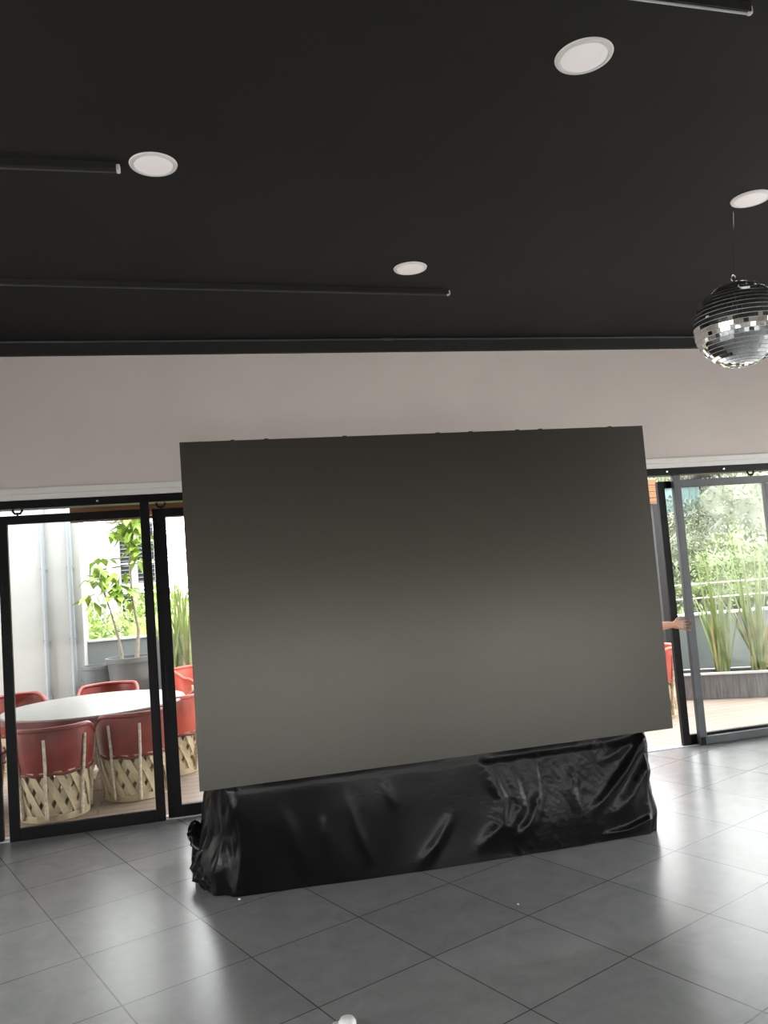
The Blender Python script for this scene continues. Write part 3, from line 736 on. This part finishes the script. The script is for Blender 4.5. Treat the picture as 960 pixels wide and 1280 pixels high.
# hillside trees
def htree(x, y, rx, rz, mm, label, n=3000, ls=None, name='tree', cat='tree', lift=.8):
    z = hill_z(x, y)
    if y < 28: lift = .25
    bush(name, (x, y, z+rz*lift), rx, rx*.9, rz, n, ls or rx*.06, mm, label, cat, trunk=1.2)
htree(15.5, 19.0, 2.2, 1.8, M['lime'], 'yellow green bushy tree just over the right parapet')
htree(19.6, 21.5, 2.2, 2.2, M['green'], 'darker green tree behind the tall blades on the right')
htree(19.0, 25.0, 3.0, 2.4, M['lime'], 'yellow green tree in the middle of the hillside')
htree(23.0, 29.0, 3.0, 2.6, M['sage'], 'sage tree paled for haze halfway up the hillside')
htree(26.8, 34.5, 2.3, 1.9, M['sage'], 'rounded tree paled for haze higher on the hillside, below the grey brown tree')
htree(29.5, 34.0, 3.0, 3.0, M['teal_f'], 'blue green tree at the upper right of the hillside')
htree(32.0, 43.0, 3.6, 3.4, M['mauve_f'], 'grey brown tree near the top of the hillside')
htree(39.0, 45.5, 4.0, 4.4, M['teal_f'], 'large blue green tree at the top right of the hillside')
htree(27.2, 28.6, 2.0, 1.8, M['sage'], 'sage tree paled for haze low on the hillside at the right edge')
htree(20.3, 30.0, 2.2, 1.2, M['sage'], 'sage tree paled for haze beside the grey door stile')
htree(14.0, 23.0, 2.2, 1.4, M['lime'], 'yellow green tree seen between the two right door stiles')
htree(33.5, 37.5, 3.0, 3.2, M['green'], 'green tree at the right edge behind the sage tree paled for haze')
htree(38.0, 56.0, 4.6, 4.2, M['sage'], 'tree paled for haze on the hilltop behind the grey brown tree')
st = MB()
for k in range(900):
    a = random.uniform(.52, .80); d = random.uniform(24, 62)
    x = d*math.sin(a*1.02); y = d*math.cos(a*1.02)
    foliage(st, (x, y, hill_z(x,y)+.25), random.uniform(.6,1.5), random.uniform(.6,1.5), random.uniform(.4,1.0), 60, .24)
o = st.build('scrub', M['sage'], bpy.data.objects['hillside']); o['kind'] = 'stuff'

# buildings
th = empty('teal_building', (27.6, 42.0, hill_z(27.6,42)-.2), 'teal clad building on the hill beside the grey door stile', 'building')
MB().box(-.3, .95, -1.0, 1.0, 0, 1.75).build('wall', M['teal'], th)
MB().box(-.5, 1.15, -1.2, 1.2, 1.75, 1.9).build('roof', M['roofp'], th)
for k in range(3): MB().box(-.15+k*.42, -.09+k*.42, -1.05, -1.0, 0, 1.75).build('rib', M['parapet'], th)
MB().box(-2.0, 3.6, -1.5, -1.3, -.1, .22).build('ledge', M['roofp'], th)

bl = empty('stair_building', (-3.2, 42, -3), 'distant pale building with louvred stair tower behind the potted tree', 'building')
MB().box(-2.6, -1.2, 0, 3, 0, 6.2).build('annex_wall', M['bldg'], bl)
MB().box(-.65, -.25, -.2, .3, 0, 8.4).build('column', M['bldg'], bl); MB().box(.25, .55, -.2, .3, 0, 8.4).build('column', M['bldg'], bl); MB().box(1.35, 1.5, -.1, .3, 0, 7.7).build('column', M['bldg'], bl)
for i, (x0, x1) in enumerate(((-.25,.25),(.55,1.35))):
    for z in (3.3, 4.3, 5.75, 6.8, 7.8):
        f = MB().box(x0, x1, .05, .1, z-.55, z+.45).build('louvre_panel', M['bldg_d'], bl)
        g = MB()
        for k in range(5): g.box(x0, x1, -.03, .04, z-.46+k*.2, z-.43+k*.2)
        g.build('slats', M['bldg'], f)
MB().box(-.7, 1.6, -.3, .4, 5.0, 5.25).build('floor_slab', M['bldg'], bl); MB().box(-.9, 1.2, -.3, .4, 8.3, 8.5).build('roof_slab', M['bldg'], bl)
# wires across the sky on the left
def wire(a, b, sag, lab):
    a = Vector(a); b = Vector(b)
    tag(MB().tube([a.lerp(b, k/16)-Vector((0,0,sag*4*(k/16)*(1-k/16))) for k in range(17)], .02, 6).build('overhead_wire', M['bldg_d']), lab, 'wire')
wire((-9, 30, 4.3), (4, 32, 4.1), .2, 'upper overhead wire crossing the pale sky behind the potted tree')
wire((-9, 30, 3.2), (5, 31, 3.5), .3, 'lower overhead wire crossing the pale sky behind the potted tree')
wire((-3, 28, 2.6), (5, 29, 3.9), .1, 'slanting overhead wire seen through the narrow glass leaf')

# ================================================================== PERSON behind the screen, reaching to the door
def fuse(name, m_, voxel, mm, parent, smooth=4):
    """closed overlapping shapes fused into one continuous surface"""
    me = bpy.data.meshes.new(name); me.from_pydata(m_.v, [], m_.f); me.update()
    bm = bmesh.new(); bm.from_mesh(me); bmesh.ops.recalc_face_normals(bm, faces=bm.faces); bm.to_mesh(me); bm.free()
    o = bpy.data.objects.new(name, me); COL.objects.link(o)
    md = o.modifiers.new('remesh', 'REMESH'); md.mode = 'VOXEL'; md.voxel_size = voxel; md.use_smooth_shade = True
    sm = o.modifiers.new('smooth', 'SMOOTH'); sm.factor = .5; sm.iterations = smooth
    dg = bpy.context.evaluated_depsgraph_get(); dg.update()
    nm = bpy.data.meshes.new_from_object(o.evaluated_get(dg)); nm.name = name
    nm.polygons.foreach_set('use_smooth', [True]*len(nm.polygons))
    nm.materials.clear(); nm.materials.append(mm)
    bpy.data.objects.remove(o)
    r_ = bpy.data.objects.new(name, nm); COL.objects.link(r_); r_.parent = parent
    return r_
def limb(m_, pts):
    """tapered limb with rounded joints: (x, y, z, r)"""
    for a, b_ in zip(pts, pts[1:]):
        m_.tube([a[:3], b_[:3]], [a[3], b_[3]], 14)
    for a in pts: m_.blob(a[:3], a[3], a[3], a[3], 14, 10)
PX, PY = 3.445, 6.39
pe = empty('person', (PX, PY, 0), 'person standing behind the screen, only a bare forearm and hand reaching to the door frame', 'person')
# local axes: +x forward (towards the door stile), shoulders along y, leaning forward
ARM_R = [(.185,-.165,1.315,.056), (.36,-.02,1.185,.044), (.48,.08,1.150,.043), (.60,.165,1.142,.039), (.715,.24,1.136,.033), (.795,.285,1.130,.027)]
ARM_L = [(.165,.17,1.315,.056), (.13,.215,1.07,.043), (.16,.22,.96,.040), (.21,.215,.83,.029)]
LEG_A = [(.01,-.085,.86,.095), (.05,-.10,.49,.060), (.0,-.10,.34,.060), (-.075,-.10,.10,.042), (-.07,-.10,.06,.042)]
LEG_B = [(-.03,.085,.86,.095), (-.09,.10,.49,.060), (-.16,.10,.34,.060), (-.28,.10,.11,.042), (-.28,.10,.06,.042)]
b = MB()
b.blob((0,0,.92), .125, .165, .13, 20, 14); b.blob((.06,0,1.06), .105, .138, .15, 20, 14); b.blob((.135,0,1.21), .118, .165, .17, 20, 14)
limb(b, [(.185,-.14,1.32,.062), (.18,0,1.345,.072), (.165,.145,1.32,.062)])
limb(b, [(.195,0,1.36,.058), (.25,0,1.46,.054)])
b.blob((.272,0,1.555), .100, .078, .122, 24, 18); b.blob((.312,0,1.497), .064, .056, .060, 18, 12); b.blob((.371,0,1.532), .017, .013, .022, 12, 8)
for sy in (-1, 1): b.blob((.265,sy*.080,1.54), .017, .010, .030, 12, 8)
for L_ in (ARM_R, ARM_L, LEG_A, LEG_B): limb(b, L_)
W_ = Vector((.795,.285,1.13)); fx = Vector((.92,.20,-.12)).normalized(); uz = Vector((.1,.1,1)); uz = (uz-fx*uz.dot(fx)).normalized(); sd = fx.cross(uz)
def hp(a, u, c): v = W_+fx*a+uz*u+sd*c; return (v.x, v.y, v.z)
b.obox(hp(.050,0,0), fx*.045, uz*.036, sd*.013)
limb(b, [hp(.0,.008,0)+(.022,), hp(.085,.028,0)+(.014,)]); limb(b, [hp(.0,-.008,0)+(.022,), hp(.085,-.028,0)+(.014,)])
for u, ln, dv, cu in ((.032,.070,.22,.012), (.0105,.080,.06,.014), (-.0115,.074,-.10,.014), (-.033,.056,-.30,.012)):
    limb(b, [hp(.085,u*.95,0)+(.0095,), hp(.10+ln*.42,u+dv*ln*.42,.002+cu*.5)+(.0085,), hp(.10+ln*.76,u+dv*ln*.72,.004+cu*1.6)+(.008,), hp(.10+ln*.97,u+dv*ln*.9,.006+cu*2.6)+(.0068,)])
limb(b, [hp(.02,.022,0)+(.015,), hp(.045,.052,-.004)+(.0115,), hp(.075,.068,-.004)+(.010,), hp(.098,.074,.0)+(.0078,)])
# relaxed left hand
HL = Vector((.222,.213,.80))
limb(b, [(.21,.215,.83,.026), (.226,.213,.77,.030)]); 
for dy, ln in ((-.027,.062), (-.009,.074), (.009,.070), (.027,.054)):
    limb(b, [(.230+dy*.2,.213+dy*.8,.755,.0095), (.246+dy*.2,.213+dy*1.05,.755-ln*.55,.0085), (.242+dy*.2,.213+dy*1.1,.755-ln,.0075)])
limb(b, [(.235,.19,.79,.013), (.258,.172,.755,.011), (.262,.168,.725,.009)])
fuse('body', b, .0042, M['skin'], pe, 3)
t_ = MB()
t_.blob((.02,0,.93), .142, .182, .13, 20, 14); t_.blob((.06,0,1.05), .125, .158, .16, 20, 14); t_.blob((.135,0,1.21), .134, .182, .18, 20, 14)
limb(t_, [(.185,-.145,1.318,.076), (.18,0,1.338,.080), (.165,.15,1.318,.076)])
limb(t_, [(.185,-.165,1.312,.074), (.31,-.06,1.225,.062)]); limb(t_, [(.165,.172,1.312,.074), (.145,.20,1.15,.062)])
fuse('shirt', t_, .009, M['shirt'], pe, 4)
t_ = MB(); t_.blob((-.005,0,.90), .138, .178, .12, 20, 14)
for L_ in (LEG_A, LEG_B): limb(t_, [(x, y, z, r*1.12+.012) for x, y, z, r in L_[:4]])
fuse('trousers', t_, .009, M['trous'], pe, 4)
for (x, y) in ((-.075,-.10), (-.285,.10)):
    t_ = MB(); t_.blob((x-.01,y,.055), .062, .048, .052, 16, 10); t_.blob((x+.09,y,.042), .115, .047, .038, 16, 10)
    t_.v = [(a, c_, max(.004, d)) for a, c_, d in t_.v]
    fuse('shoe', t_, .006, M['shoe'], pe, 2)
hd_ = MB().blob((.255,0,1.585), .104, .088, .108, 26, 18, .12, 5, 2)
hd_.v = [(x, y, max(z, 1.60+(.262-.255)*0)) if x > .285 else (x, y, z) for x, y, z in hd_.v]
hd_.build('hair', M['hair'], pe, 180)
for sy in (-1, 1):
    e = MB().blob((.3555,sy*.030,1.556), .010, .014, .008, 12, 8).build('eye', M['eye'], pe, True)
    MB().blob((.3635,sy*.030,1.556), .004, .006, .006, 10, 6).build('iris', M['iris'], e, True)
    MB().blob((.358,sy*.031,1.577), .007, .017, .004, 10, 6).build('eyebrow', M['hair'], pe, True)
MB().blob((.366,0,1.497), .010, .022, .006, 12, 8).build('mouth', M['lip'], pe, True)
bpy.context.view_layer.update()
